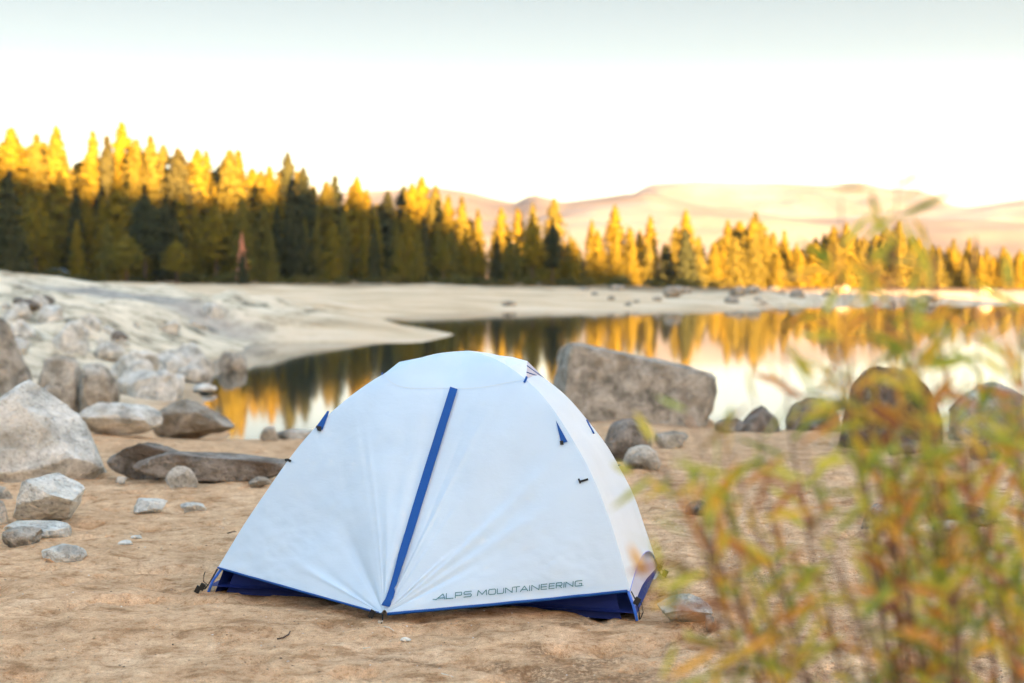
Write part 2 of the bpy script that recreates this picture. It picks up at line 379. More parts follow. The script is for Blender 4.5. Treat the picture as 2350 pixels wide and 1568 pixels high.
# ---------------------------------------------------------------- rocks
def ico(n):
    bm = bmesh.new(); bmesh.ops.create_icosphere(bm, subdivisions=n, radius=1)
    v = np.array([tuple(x.co) for x in bm.verts]); f = np.array([[q.index for q in p.verts] for p in bm.faces]); bm.free(); return v, f
ICO = {n: ico(n) for n in (3, 4, 5, 6)}
def rock_geo(seed, n=5, planes=None, cuts=10, rough=.10, boxy=0):
    rs = np.random.RandomState(seed); v, f = ICO[n]; v = v.copy()
    if boxy: v = np.sign(v)*np.abs(v)**(1-boxy)
    v = v*(1+.22*fbm(v[:, 0]*1.1+seed, v[:, 1]*1.1, v[:, 2]*1.1, 2, seed)[:, None])
    P = list(planes or [])
    for _ in range(cuts):
        d = rs.normal(size=3); d /= np.linalg.norm(d); P.append((*d, rs.uniform(.55, .88)))
    for (a, b, c, k) in P:
        d = np.array([a, b, c], float); d /= np.linalg.norm(d); e = np.maximum(v@d-k, 0); v -= e[:, None]*d*.93
    nn = v/np.linalg.norm(v, axis=1)[:, None]
    v = v+nn*(rough*(fbm(v[:, 0]*3+seed, v[:, 1]*3, v[:, 2]*3, 5, seed+9)+.35*np.abs(fbm(v[:, 0]*7, v[:, 1]*7+seed, v[:, 2]*7, 3, seed+19))))[:, None]
    lo, hi = v.min(0), v.max(0); return (v-(lo+hi)/2)/((hi-lo)/2), f
def rock_at(name, c, dims, seed, mt, label, group=None, n=5, rot=0, tilt=0, bury=.15, **kw):
    v, f = rock_geo(seed, n, **kw); v = v*np.array(dims)/2
    if tilt: 
        ct, s_ = math.cos(tilt), math.sin(tilt); v = v@np.array([[ct, 0, s_], [0, 1, 0], [-s_, 0, ct]])
    if rot: 
        ct, s_ = math.cos(rot), math.sin(rot); v = v@np.array([[ct, s_, 0], [-s_, ct, 0], [0, 0, 1]])
    z = c[2]-v[:, 2].min()-bury*dims[2]
    o = mesh(name, v, f, [mt], True, loc=(c[0], c[1], z)); return tag(o, label, 'rock', group)
def rock(x0, x1, y0, y1, seed, label, mt='rock', dep=.8, name='boulder', group=None, n=5, bury=.3, D=None, **kw):
    p = hit((x0+x1)/2, y1) if D is None else at((x0+x1)/2, y1, D)
    w_ = (x1-x0)/F_PX*p.y; h_ = (y1-y0)/F_PX*p.y
    de = w_*dep; k = 1+.35*de/p.y; H = h_*k/(1-bury)
    c = (p.x*(1+.45*de/p.y), p.y+de*.45, p.z if D is None else p.z)
    return rock_at(name, c, (w_*(1+.45*de/p.y), de, H), seed, M[mt], label, group, n, bury=bury, **kw)

rock(-140, 255, 890, 1100, 101, 'big pale grey boulder with a smooth sloping face at the left edge of the beach', 'rockpale', .8, n=6, cuts=3, rough=.05,
     planes=[(.62, -.30, .72, .50), (.05, -.85, .5, .62), (.8, -.1, .2, .80), (-.6, -.1, .75, .55)])
rock(-110, 82, 730, 925, 102, 'tall tan and grey boulder standing behind the big pale one', 'rock', .8, n=6, cuts=4, planes=[(.8, -.2, .4, .65), (.0, -.9, .3, .6)])
rock(72, 190, 818, 945, 103, 'rounded grey half of the split boulder, left of the crack', 'rock', .6, n=5, cuts=4, planes=[(1, -.1, 0, .72), (-.3, -.8, .2, .6)])
rock(180, 272, 836, 958, 104, 'angular brown half of the split boulder, right of the crack', 'rock', .6, n=5, cuts=5, planes=[(-.95, -.2, .15, .6), (.2, -.9, .1, .55)])
rock(85, 165, 885, 960, 105, 'low tan rock wedged under the split boulder', 'rock', .8, cuts=5)
rock(175, 375, 928, 1002, 106, 'flat pale grey slab with a dark hollow beneath it, left of two lakeside slabs', 'rockpale', .55, n=6, cuts=5, planes=[(0, -.6, .7, .55), (0, -.8, -.5, .5)], bury=.06)
rock(350, 540, 920, 1008, 107, 'humped grey slab ending at the water edge beside the beach', 'rock', .55, n=6, cuts=4, planes=[(.7, -.1, .6, .62), (0, -.8, -.2, .55)], bury=.08)
rock(248, 450, 1018, 1100, 108, 'hollowed grey rock with a brown front lying on the sand', 'rockdark', .45, n=6, cuts=3, planes=[(0, -.9, .0, .45), (.55, 0, .8, .6)], bury=.08)
rock(310, 690, 1042, 1108, 109, 'long low brown rock tapering to the right behind the tent', 'rockdark', .30, n=6, cuts=3, planes=[(0, -.9, .0, .5), (.35, 0, .92, .55)], bury=.1)
rock(385, 452, 1060, 1112, 110, 'small pale leaning slab of stone against the long brown rock', 'rockpale', .35, name='stone', cuts=5, tilt=.55, D=hit(420, 1112).y-.25)
rock(32, 188, 1100, 1208, 111, 'angular pale grey rock with a dark underside, nearest on the left', 'rockpale', .85, n=6, cuts=3, rough=.06,
     planes=[(.52, -.25, .80, .42), (-.9, -.2, .2, .62), (.1, -.75, -.6, .45), (-.2, -.8, .1, .62), (.9, 0, -.3, .7)], bury=.05)
rock(-30, 32, 1120, 1150, 112, 'small tan stone half out of frame behind the angular rock', 'rock', .8, name='stone')
rock(-25, 22, 1150, 1205, 113, 'grey stone at the left edge beside the angular rock', 'rock', .8, name='stone')
rock(5, 165, 1205, 1240, 114, 'flat pale stone lying behind the low lumpy stone', 'rockpale', .6, name='stone', bury=.35)
rock(5, 95, 1215, 1260, 115, 'low lumpy grey stone at the left edge of the sand', 'rock', .7, name='stone', bury=.2)
rock(95, 200, 1255, 1292, 116, 'low pale broken stone sunk in the sand in front of the angular rock', 'rockpale', .6, name='stone', bury=.3)
rock(303, 385, 1150, 1180, 117, 'half buried pale stone alone in mid sand', 'rockpale', .8, name='stone', bury=.3)
rock(412, 475, 1157, 1174, 118, 'flat white stone flush with the sand left of the tent', 'rockpale', .8, name='stone', bury=.4)
rock(272, 306, 1243, 1256, 119, 'small flat pebble with a bright top on the sand', 'rockpale', .7, name='pebble', n=4)
rock(300, 328, 1232, 1241, 120, 'tiny thin pebble just behind the bright flat one', 'rockpale', .7, name='pebble', n=4)
rock(265, 292, 1095, 1108, 121, 'small white chip of stone beside the big boulder foot', 'rockpale', .7, name='pebble', n=4)
rock(570, 625, 1096, 1115, 122, 'low grey stone touching the tent edge at the left', 'rock', .7, name='stone')
rock(596, 640, 980, 1012, 123, 'small upright grey stone at the water edge left of the tent', 'rock', .7, name='stone', cuts=7)
rock(625, 760, 988, 1008, 124, 'low flat slab at the water edge behind the tent', 'rock', .5, name='stone', bury=.2)
rock(500, 568, 808, 852, 125, 'round pale boulder standing in the dark water', 'rock', .8, D=43.5, cuts=2, bury=.42)
# behind and right of the tent
rock(1262, 1645, 794, 968, 126, 'largest grey boulder, flat topped, at the shore behind the tent', 'rock', .55, n=6, cuts=2, rough=.07, boxy=.45,
     planes=[(.34, 0, .94, .60), (-.93, -.1, .12, .84), (.62, -.1, .75, .86), (0, -.9, .2, .7)], bury=.22)
rock(1362, 1436, 914, 966, 127, 'brown rounded rock in front of the largest boulder', 'rockdark', .8, name='stone', cuts=4)
rock(1436, 1482, 940, 966, 128, 'small pale stone in front of the largest boulder', 'rockpale', .8, name='stone')
rock(1383, 1500, 965, 1052, 129, 'brown angular boulder just right of the tent', 'rockdark', .8, cuts=5, n=6, bury=.48)
rock(1430, 1518, 1024, 1080, 130, 'smooth rounded grey stone beside the tent wall', 'rock', .8, name='stone', cuts=1)
rock(1500, 1580, 990, 1030, 131, 'low grey stone behind the willow leaves right of the tent', 'rock', .8, name='stone')
rock(1640, 1710, 962, 992, 132, 'low dark stone at the waterline between the boulders', 'rockdark', .8, name='stone')
rock(1700, 1790, 934, 992, 133, 'small dark peaked boulder at the waterline', 'rockdark', .8, cuts=4, bury=.48)
rock(1803, 1928, 916, 990, 134, 'dark flat topped boulder left of the tall domed one', 'rockdark', .8, cuts=4, bury=.48)
rock(1922, 2160, 848, 1030, 135, 'tall domed brown boulder at the waterline behind the willow', 'rockdark', .8, n=6, cuts=2, rough=.05, bury=.48)
rock(2168, 2420, 886, 1010, 136, 'broad grey boulder at the right edge of the shore', 'rock', .7, n=6, cuts=3, bury=.48)
rock(2040, 2130, 1012, 1045, 137, 'low dark stone at the foot of the domed boulder', 'rockdark', .8, name='stone')
rock(2225, 2300, 1015, 1055, 138, 'small brown stone below the broad right boulder', 'rock', .8, name='stone')
rock(1572, 1624, 1150, 1182, 139, 'small dark wedge of stone on the sand right of the tent', 'rockdark', .8, name='stone', cuts=6)
rock(1975, 2052, 1160, 1222, 140, 'angular grey stone seen through the willow stems', 'rock', .8, name='stone', cuts=6)
rock(2130, 2290, 1165, 1205, 141, 'long flat grey stone with layers at the far right of the sand', 'rockdark', .5, name='stone', cuts=6)
rock(2140, 2215, 1196, 1222, 142, 'thin pale stone in front of the layered one', 'rockpale', .6, name='stone', cuts=6)
rock(1507, 1634, 1380, 1446, 143, 'jagged flat pale rock beside the right corner of the tent', 'rockpale', .75, n=6, cuts=2, rough=.09,
     planes=[(-.35, -.35, .85, .40), (.4, -.5, .75, .45), (.1, -.75, -.65, .30), (-.8, -.1, -.4, .6)], bury=.04, name='rock')
rock(1618, 1640, 1415, 1445, 144, 'small grey stone touching the jagged pale rock', 'rock', .8, name='stone', n=4)
random.seed(5)
k = 0
for i in range(62):
    x = random.uniform(10, 500); lo = 700 if x < 250 else 730; y = random.uniform(lo, 925)
    if x > 440 and y > 800: continue
    if x < 270 and y > 830: continue
    w_ = random.uniform(26, 95)*(.5+(y-690)/260); h_ = w_*random.uniform(.35, .7)
    rock(x-w_/2, x+w_/2, y-h_, y, 300+i, 'pale grey rock among the many strewn over the left bank', 'rockpale', .9, 'rock',
         'rocks strewn over the left bank', n=5, cuts=11, rough=.14, bury=.5)
for (x, y, w_, h_) in ((107, 705, 38, 24), (68, 712, 44, 26), (45, 700, 30, 18), (275, 790, 40, 30), (470, 905, 55, 22), (440, 880, 70, 40), (400, 860, 90, 40), (320, 910, 110, 55), (250, 830, 70, 40), (455, 870, 46, 24)):
    k += 1
    dark = y < 800 and w_ < 60
    rock(x-w_/2, x+w_/2, y-h_, y, 400+k, 'dark brown rock high on the left bank' if dark else 'grey rock by the dark water on the left bank', 'rockdark' if dark else 'rockpale', .8, 'rock',
         'dark rocks high on the left bank' if dark else 'grey rocks by the dark water', n=4, cuts=6, bury=.15)
for i in range(30):
    x = random.choice([random.uniform(1150, 1850), random.uniform(1400, 2400)]); y = random.uniform(655, 704)
    w_ = random.uniform(14, 44); h_ = w_*random.uniform(.3, .6)
    rock(x-w_/2, x+w_/2, y-h_, y, 500+i, 'pale rock on the far shore below the forest', 'rock', .9, 'rock', 'rocks along the far shore', n=3, cuts=5, bury=.15)

# ---------------------------------------------------------------- gravel, twigs and chips on the sand
rs = np.random.RandomState(8)
V, Fc = [], []
v0, f0 = ICO[3]; oct_v = np.array([(1, 0, 0), (-1, 0, 0), (0, 1, 0), (0, -1, 0), (0, 0, 1), (0, 0, -1)], float)
oct_f = np.array([(0, 2, 4), (2, 1, 4), (1, 3, 4), (3, 0, 4), (2, 0, 5), (1, 2, 5), (3, 1, 5), (0, 3, 5)])
N = 6500; gxs = rs.uniform(-3.4, 3.4, N); gys = 4.9+9*rs.uniform(0, 1, N)**1.4; gzs = height(gxs, gys, True)
for i in range(N):
    r = .0016+.0046*rs.uniform()**4
    v = oct_v*rs.uniform(.5, 1.3, (6, 3))*r*np.array([1.3, 1.3, .7]); a = rs.uniform(0, 6.3)
    v = v@np.array([[math.cos(a), math.sin(a), 0], [-math.sin(a), math.cos(a), 0], [0, 0, 1]])+np.array([gxs[i], gys[i], gzs[i]+r*.25])
    V.append(v); Fc.append(oct_f+6*i)
mg = mat('grit', rough=.9); t = NT(mg); t.color(t.ramp(t.n('ShaderNodeNewGeometry').outputs['Random Per Island'], [(0, (.07, .05, .04)), (.45, (.25, .18, .12)), (.8, (.42, .36, .30)), (1, (.7, .68, .64))]))
o = mesh('gravel', np.concatenate(V), np.concatenate(Fc), [mg], False); tag(o, kind='stuff')
M['twig'] = mat('twig_bark', (.07, .045, .035), .9); M['straw'] = mat('bleached_straw', (.55, .5, .42), .8)
def twig(pxs, r, mt, label, name='twig'):
    P = [hit(x, y)+Vector((0, 0, r*1.2+.003+.006*(i % 2))) for i, (x, y) in enumerate(pxs)]; b = P[0].copy()
    o = tube(name, [p-b for p in P], [r*(1-.5*i/len(P)) for i in range(len(P))], M[mt], loc=b, seg=6); tag(o, label, name)
twig([(636, 1474), (650, 1471), (662, 1464), (666, 1460)], .0045, 'twig', 'small dark forked twig on the sand in front of the tent')
twig([(597, 1440), (610, 1443), (620, 1449)], .0035, 'twig', 'thin dark twig on the sand left of the forked one')
twig([(522, 1228), (538, 1226), (550, 1229)], .004, 'twig', 'tiny dark twig left of the tent wall')
twig([(880, 1446), (893, 1449), (904, 1452)], .003, 'straw', 'short pale root end lying beside the tent stake')
twig([(1008, 1552), (1020, 1558), (1034, 1557), (1040, 1566)], .003, 'straw', 'curled white root at the bottom edge of the sand')
twig([(833, 1496), (850, 1492)], .003, 'straw', 'short straight straw below the tent stake')
rock(918, 944, 1467, 1474, 150, 'flat white chip of bark on the sand below the tent stake', 'rockpale', .5, name='chip', n=4)

# ---------------------------------------------------------------- tent
FL, FR, BR = at_z(478, 1360, 0), at_z(1462, 1425, 0), at_z(1512, 1316, 0)
BL = FL+(BR-FR)*1.0
A = at(1075, 805, (FL.y+FR.y+BR.y+BL.y)/4)
S = at_z(880, 1410, .045)
def vplane(px, py, foot):
    n = Vector((-(A.y-foot.y), A.x-foot.x, 0)); d = ray(px, py); return CAM+d*((foot-CAM).dot(n)/d.dot(n))
def resample(P, n):
    P = [np.array(p) for p in P]; d = np.concatenate([[0], np.cumsum([np.linalg.norm(b-a) for a, b in zip(P[:-1], P[1:])])]); t = np.linspace(0, d[-1], n)
    # smooth interpolation through the measured arc
    P = np.array(P); out = np.stack([np.interp(t, d, P[:, k]) for k in range(3)], 1)
    for _ in range(6): out[1:-1] = out[1:-1]*.5+(out[:-2]+out[2:])*.25
    return out
cFL = [(500, 1303), (560, 1203), (618, 1118), (660, 1057), (710, 994), (765, 941), (820, 896), (880, 857), (940, 829), (1000, 812), (1075, 805)]
cFR = [(1446, 1356), (1427, 1281), (1400, 1194), (1372, 1120), (1343, 1058), (1310, 1002), (1277, 949), (1245, 907), (1209, 872), (1170, 842), (1125, 818), (1075, 805)]
cBR = [(1504, 1281), (1482, 1217), (1455, 1135), (1422, 1073), (1395, 1024), (1349, 965), (1303, 910), (1248, 866), (1205, 836), (1150, 816), (1110, 808), (1075, 805)]
NP = 60
pFL = resample([vplane(x, y, FL) for x, y in cFL], NP); pFR = resample([vplane(x, y, FR) for x, y in cFR], NP); pBR = resample([vplane(x, y, BR) for x, y in cBR], NP)
def plan_t(P, foot): return ((P[:, 0]-foot.x)*(A.x-foot.x)+(P[:, 1]-foot.y)*(A.y-foot.y))/((A.x-foot.x)**2+(A.y-foot.y)**2)
tb = plan_t(pFL, FL); pBL = np.stack([BL.x+(A.x-BL.x)*tb, BL.y+(A.y-BL.y)*tb, pFL[:, 2]], 1)
tent = empty('tent', ((FL+FR+BR+BL)/4)); tent.location.z = 0
tag(tent, 'white two pole dome tent with a blue zip strip and navy floor on the sand', 'tent')
T0 = np.array(tent.location)
def tmesh(name, V, Fc, m, smooth=True, parent=None): return mesh(name, np.asarray(V, float)-T0, Fc, m if isinstance(m, list) else [m], smooth, parent or tent)
def ttube(name, pts, rad, m, seg=8, flat=1.0, parent=None): return tube(name, [Vector(p)-Vector(T0) for p in pts], rad, m, parent or tent, seg, flat)
# front panel: a cone of cloth drawn from the stake to the two poles
def cone(c1, c2, St, seed, n=240, m=90, sign=1):
    Ct = np.concatenate([c1, c2[::-1][1:]]); d = np.concatenate([[0], np.cumsum(np.linalg.norm(np.diff(Ct, axis=0), axis=1))]); tt = np.linspace(0, 1, n)
    Ct = np.stack([np.interp(tt*d[-1], d, Ct[:, k]) for k in range(3)], 1)
    Cs = Ct.copy()
    for _ in range(400): Cs[1:-1] = np.where((np.abs(tt[1:-1]-.5) < .17)[:, None], Cs[1:-1]*.5+(Cs[:-2]+Cs[2:])*.25, Cs[1:-1])
    St = np.array(St); u = np.linspace(.015, 1, m)[:, None, None]
    we = sstep(.80, 1.0, u); P = St+((Ct*1.0)[None]*we+Cs[None]*(1-we)-St)*u
    mid = (np.array(c1[0])+np.array(c2[0]))/2; fw = St-mid; fw[2] = 0; fw /= np.linalg.norm(fw); nv = fw*.75+np.array([0, 0, .65])
    B = .13*np.exp(-((tt-.5)/.20)**4)*np.exp(-((tt-.5)/.26)**2)
    U = u[..., 0]; g = np.clip(U, 0, 1)**2.5*np.clip(1-U, 0, 1)**.8*3.2
    rs = np.random.RandomState(seed); fold = np.zeros((m, n))
    for _ in range(26):
        s0 = rs.uniform(.02, .98); w_ = rs.uniform(.006, .028); a = rs.uniform(-.012, .013); drift = rs.uniform(-.03, .03); e = rs.uniform(.25, 1.0)
        fold += (1-.9*sstep(.84, .92, tt))*a*np.exp(-((tt[None]-s0-drift*(U-.5))/w_)**2)*np.clip(np.sin(np.pi*np.clip(U/e, 0, 1)), 0, 1)**.7
    X = P[..., 0]; Y = P[..., 1]; Z = P[..., 2]
    wr = fbm(X*5, Y*5, Z*7, 3, seed)*.008*np.sin(np.pi*U)
    low = np.exp(-((Z-.25)/.22)**2)*sstep(.45, .75, U)*fbm(X*13, Y*13, Z*22, 3, seed+3)*.010*np.sin(np.pi*np.clip(U, 0, 1))**.5
    # cloth sinks a little between the taut lines from the stake to each pole
    sink = -.035*(np.exp(-((tt-.2)/.13)**2)+np.exp(-((tt-.8)/.13)**2))*np.sin(np.pi*U)
    P = P+nv*((B[None]*g)+fold+wr+low+sink)[..., None]
    # hem scallops upward between the corners and the stake
    return P
front = cone(pFL, pFR, S, 4)
SB = (BL+BR)/2+((BL+BR)/2-(FL+FR)/2).normalized()*.42; SB.z = .05
back = cone(pBL, pBR, SB, 9, 120, 50)
def side(c1, c2, hem, seed, m=34, inn=0.02):
    a, b = np.array(c1), np.array(c2); w_ = np.linspace(0, 1, m)[None, :, None]; P = a[:, None]*(1-w_)+b[:, None]*w_
    t_ = np.linspace(0, 1, len(a))[:, None]; W = w_[..., 0]; ctr = np.array([(FL.x+BR.x)/2, (FL.y+BR.y)/2, .5])
    out = P.mean((0, 1))-ctr; out[2] = .15; out /= np.linalg.norm(out)
    arc = 4*W*(1-W)
    P = P+out*(inn*arc*np.sin(np.pi*t_)+fbm(P[..., 0]*6, P[..., 1]*6, P[..., 2]*8, 3, seed)*.012*arc*np.sin(np.pi*np.clip(t_*1.05, 0, 1))**.5)[..., None]
    P[..., 2] += hem*arc*np.clip(1-t_*3.0, 0, 1)
    return P
right = side(pFR, pBR, .10, 5); left = side(pFL, pBL, .10, 6)
V, Fs, off = [], [], 0
for P in (front, back, right, left):
    V.append(P.reshape(-1, 3)); Fs.append(gridfaces(*P.shape[:2])+off); off += P.shape[0]*P.shape[1]
nf = [len(f) for f in Fs]; fly = mesh('rainfly', np.concatenate(V)-T0, np.concatenate(Fs), [M['fly'], M['flyside_lit']], True, tent, fmat=[0]*(nf[0]+nf[1])+[1]*(nf[2]+nf[3]))
# pixel lookups on the front panel
fp = front.reshape(-1, 3); q_ = (fp-np.array(CAM))@np.array(Rm); FPX = CX+F_PX*q_[:, 0]/-q_[:, 2]; FPY = CY-F_PX*q_[:, 1]/-q_[:, 2]
mm, nn_ = front.shape[:2]
gu, gs = np.gradient(front, axis=(0, 1))[0], np.gradient(front, axis=(0, 1))[1]
nrm = np.cross(gs, gu); nrm /= np.linalg.norm(nrm, axis=-1, keepdims=True)+1e-12
flip = np.sign(((np.array(CAM)-front)*nrm).sum(-1, keepdims=True)); nrm = (nrm*flip).reshape(-1, 3)
def on_front(px, py, lift=.003):
    d = (FPX-px)**2+(FPY-py)**2; i = np.argsort(d)[:4]; w_ = 1/(d[i]+.01); w_ /= w_.sum(); n = (nrm[i]*w_[:, None]).sum(0); n /= np.linalg.norm(n)
    p = (fp[i]*w_[:, None]).sum(0); r = np.array(ray(px, py)); k = ((p-np.array(CAM))@n)/(r@n); p2 = np.array(CAM)+r*k
    return (p2 if np.linalg.norm(p2-p) < .03 else p)+n*lift
def ribbon(pxs, wpx, lift=.004, taper=None):
    V = []; n = len(pxs)
    for i, (x, y) in enumerate(pxs):
        a = pxs[max(i-1, 0)]; b = pxs[min(i+1, n-1)]; dx, dy = b[0]-a[0], b[1]-a[1]; L = math.hypot(dx, dy); w_ = (wpx if taper is None else wpx*taper[i])/2
        ox, oy = -dy/L*w_, dx/L*w_
        V.append(on_front(x-ox, y-oy, lift)); V.append(on_front(x+ox, y+oy, lift))
    return V, [(2*i, 2*i+1, 2*i+3, 2*i+2) for i in range(n-1)]
def lerp_px(a, b, n): return [(a[0]+(b[0]-a[0])*i/(n-1), a[1]+(b[1]-a[1])*i/(n-1)) for i in range(n)]
V, Fc = ribbon(lerp_px((1043, 894), (887, 1394), 70), 18, .013)
tmesh('zip_flap', V, Fc, M['blue'])
# loops and toggles
def patch(name, pts, m, lift=.006, parent=None):
    V = [on_front(x, y, lift) for x, y in pts]; return tmesh(name, V, [tuple(range(len(V)))], m, False, parent)
g1 = patch('guy_loop', [(753, 944), (757, 946), (741, 988), (725, 983)], M['blue']); patch('toggle', [(727, 979), (740, 981), (739, 992), (731, 991)], M['black'], .011, g1)
g2 = patch('guy_loop', [(1276, 966), (1303, 1015), (1288, 1019)], M['blue']); patch('toggle', [(1285, 1014), (1293, 1013), (1294, 1023), (1286, 1023)], M['black'], .011, g2)
V, Fc = ribbon([(1329, 1107), (1340, 1104), (1350, 1101)], 5, .008); g3 = tmesh('tie', V, Fc, M['black'])
V, Fc = ribbon([(1328, 1100), (1332, 1111)], 4, .010); tmesh('tie_knot', V, Fc, M['black'], parent=g3)
V, Fc = ribbon([(655, 1057), (662, 1056), (669, 1060)], 6, .006); tmesh('tie', V, Fc, M['black'])
V, Fc = ribbon([(877, 853), (879, 858), (878, 863)], 4, .008); tmesh('tie', V, Fc, M['blue'])
V, Fc = ribbon([(1209, 866), (1207, 872), (1203, 880)], 5, .006); tmesh('tie', V, Fc, M['blue'])
# brow seam across the top of the front panel
sm = [(880, 860), (900, 884), (935, 892), (980, 892), (1020, 891), (1060, 893), (1110, 890), (1160, 880), (1203, 871)]
smp = resample([(x, y, 0) for x, y in sm], 40)[:, :2]
V, Fc = ribbon([tuple(p) for p in smp], 1.6, .0025); tmesh('seam', V, Fc, mat('seam_tape', (.50, .60, .68), .6))
# side ties on the right panel
def on_side(i, j, lift=.004):
    P = right; p = P[i, j]; a = P[min(i+1, NP-1), j]-P[max(i-1, 0), j]; b = P[i, min(j+1, 33)]-P[i, max(j-1, 0)]; n = np.cross(a, b); n /= np.linalg.norm(n)
    if n[0] < 0: n = -n
    return p+n*lift
def nearest_side(px, py):
    q = (right.reshape(-1, 3)-np.array(CAM))@np.array(Rm); x = CX+F_PX*q[:, 0]/-q[:, 2]; y = CY-F_PX*q[:, 1]/-q[:, 2]; i = int(np.argmin((x-px)**2+(y-py)**2)); return i//34, i % 34
for a_, b_ in (((1346, 968), (1361, 998)), ((1418, 1068), (1424, 1072))):
    p1, p2 = on_side(*nearest_side(*a_)), on_side(*nearest_side(*b_))
    ttube('tie', [p1, (p1+p2)/2, p2+np.array([.004, 0, 0])], .005, M['blue'], 6)
# piping
hemF = [front[m_, 0] for m_ in range(mm-1, -1, -2)]+[front[m_, nn_-1] for m_ in range(0, mm, 2)]
ttube('hem_piping', [tuple(p) for p in hemF[:45]], .0055, M['blue'], 6); ttube('hem_piping', [tuple(p) for p in hemF[45:]], .0075, M['blue'], 6)
ttube('hem_piping', [tuple(p) for p in right[0]], .0022, M['bluepole'], 6)
# vents
pk = np.array(at(1210, 829, pFR[int(NP*.75)][1]+.10)); 
def pole_px(P, px):
    q = (P-np.array(CAM))@np.array(Rm); x = CX+F_PX*q[:, 0]/-q[:, 2]; return P[int(np.argmin(np.abs(x-px)))]
b1, b2, b3 = pole_px(pFR, 1170), pole_px(pFR, 1210), pole_px(pBR, 1252); b0 = pole_px(pBR, 1150)
vt = tmesh('vent_hood', [b1, b2, pk, b0, (b0+pk)/2+np.array([0, 0, .006])], [(0, 1, 2), (0, 2, 4), (0, 4, 3)], M['flyside_lit'], False)
tmesh('vent_mesh', [pk, b2, b3], [(0, 1, 2)], M['lav'], False, vt)
for f_ in (.25, .6):
    ttube('vent_trim', [tuple(pk*(1-.02)+b2*.02) if 0 else tuple(pk*(1-f_)+b2*f_), tuple(b3*.97+b2*.03)], .003, M['blue'], 5, parent=vt)
pk2 = np.array(at(916, 831, pFL[int(NP*.7)][1]+.12)); c1_, c2_, c3_ = pole_px(pFL, 890), pole_px(pFL, 985), pole_px(pBL, 930)
tmesh('vent_hood', [c1_, c2_, pk2, c3_], [(0, 2, 1), (0, 3, 2), (2, 3, 1)], M['fly'], False)
# poles
def arc(P, foot, Q, foot2):
    f1 = [np.array(foot)+(P[0]-np.array(foot))*k for k in (0, .5)]; f2 = [np.array(foot2)+(Q[0]-np.array(foot2))*k for k in (.5, 0)]
    inn = lambda p: p-np.array([0, 0, .022+.05*max(0, p[2]-.9)])+(np.array([A.x, A.y, p[2]])-p)*.012
    return [tuple(p) for p in f1]+[tuple(inn(p)) for p in P[2::3]]+[tuple(inn(p)) for p in Q[::-1][1:-2:3]]+[tuple(p) for p in f2]
ttube('pole', arc(pFL, FL, pBR, BR), .0075, M['bluepole'], 8); ttube('pole', arc(pFR, FR, pBL, BL), .0075, M['bluepole'], 8)
# inner tent
def inner_wall(Fa, Fb, Pa, Pb, topz, pull, m, name, seed, ins=.06):
    a0, b0_ = np.array(Fa), np.array(Fb); ctr = np.array([(FL.x+BR.x)/2, (FL.y+BR.y)/2, 0]); n, k = 60, 14
    def side_pt(foot, P, z):
        i = int(np.argmin(np.abs(P[:, 2]-z))) if z > P[0, 2] else None
        p = P[i] if i is not None else np.array(foot)+(P[0]-np.array(foot))*(z/P[0, 2])
        d = ctr-p; d[2] = 0; return p+d/np.linalg.norm(d)*ins
    V = np.zeros((k, n, 3))
    for r in range(k):
        z = topz*r/(k-1); pa, pb = side_pt(Fa, Pa, z), side_pt(Fb, Pb, z)
        for c in range(n):
            w_ = c/(n-1); p = pa*(1-w_)+pb*w_; d = ctr-p; d[2] = 0; d /= np.linalg.norm(d)
            V[r, c] = p+d*(pull*4*w_*(1-w_)); V[r, c, 2] = z-.01
    V += (fbm(V[..., 0]*5, V[..., 1]*5, V[..., 2]*9, 3, seed)*.035)[..., None]*np.array([.2, -1, 0])*np.linspace(.15, 1, k)[:, None, None]
    return tmesh(name, V.reshape(-1, 3), gridfaces(k, n), m)
inner = inner_wall(FL, FR, pFL, pFR, .34, .04, M['navy'], 'inner_tent', 3, .09)
inner_wall(FR, BR, pFR, pBR, .45, .03, M['lav'], 'inner_wall', 4, .0); inner_wall(FL, BL, pFL, pBL, .45, .08, M['navy'], 'inner_wall', 5, .03)
inner_wall(BL, BR, pBL, pBR, .45, .08, M['navy'], 'inner_wall', 6, .05)
tmesh('floor_sheet', [tuple(p+Vector((0, 0, .035))) for p in (FL, FR, BR, BL)], [(0, 1, 2, 3)], M['navy'], False)
# corner straps
def strap(pts, tail, buckle, nm='corner_strap'):
    o = ttube(nm, pts, .008, M['black'], 6, .4)
    ttube('strap_tail', tail, .004, M['black'], 6, .6, parent=o)
    m_ = MB(); m_.box(buckle, (.026, .014, .036), Matrix.Rotation(.5, 3, 'Y')); tmesh('buckle', m_.v, m_.f, M['black'], False, o)
Z_ = Vector((0, 0, 1))
v_ = lambda px, py, D: tuple(at(px, py, D))
strap([v_(499, 1306, FL.y), v_(488, 1326, FL.y-.02), v_(478, 1342, FL.y-.03), v_(470, 1352, FL.y-.02)], [v_(478, 1343, FL.y-.03), v_(467, 1335, FL.y-.04), v_(468, 1320, FL.y-.04), v_(471, 1312, FL.y-.04)], v_(464, 1347, FL.y-.03))
strap([v_(470, 1346, FL.y-.03), v_(458, 1350, FL.y-.03), v_(449, 1357, FL.y-.03)], [v_(470, 1346, FL.y-.03), v_(473, 1350, FL.y-.03)], v_(454, 1353, FL.y-.03), 'stake_loop')
strap([v_(1449, 1358, FR.y), v_(1458, 1376, FR.y), v_(1466, 1398, FR.y), v_(1468, 1422, FR.y)], [v_(1458, 1372, FR.y), v_(1472, 1384, FR.y), v_(1476, 1405, FR.y), v_(1470, 1420, FR.y)], v_(1462, 1380, FR.y-.01))
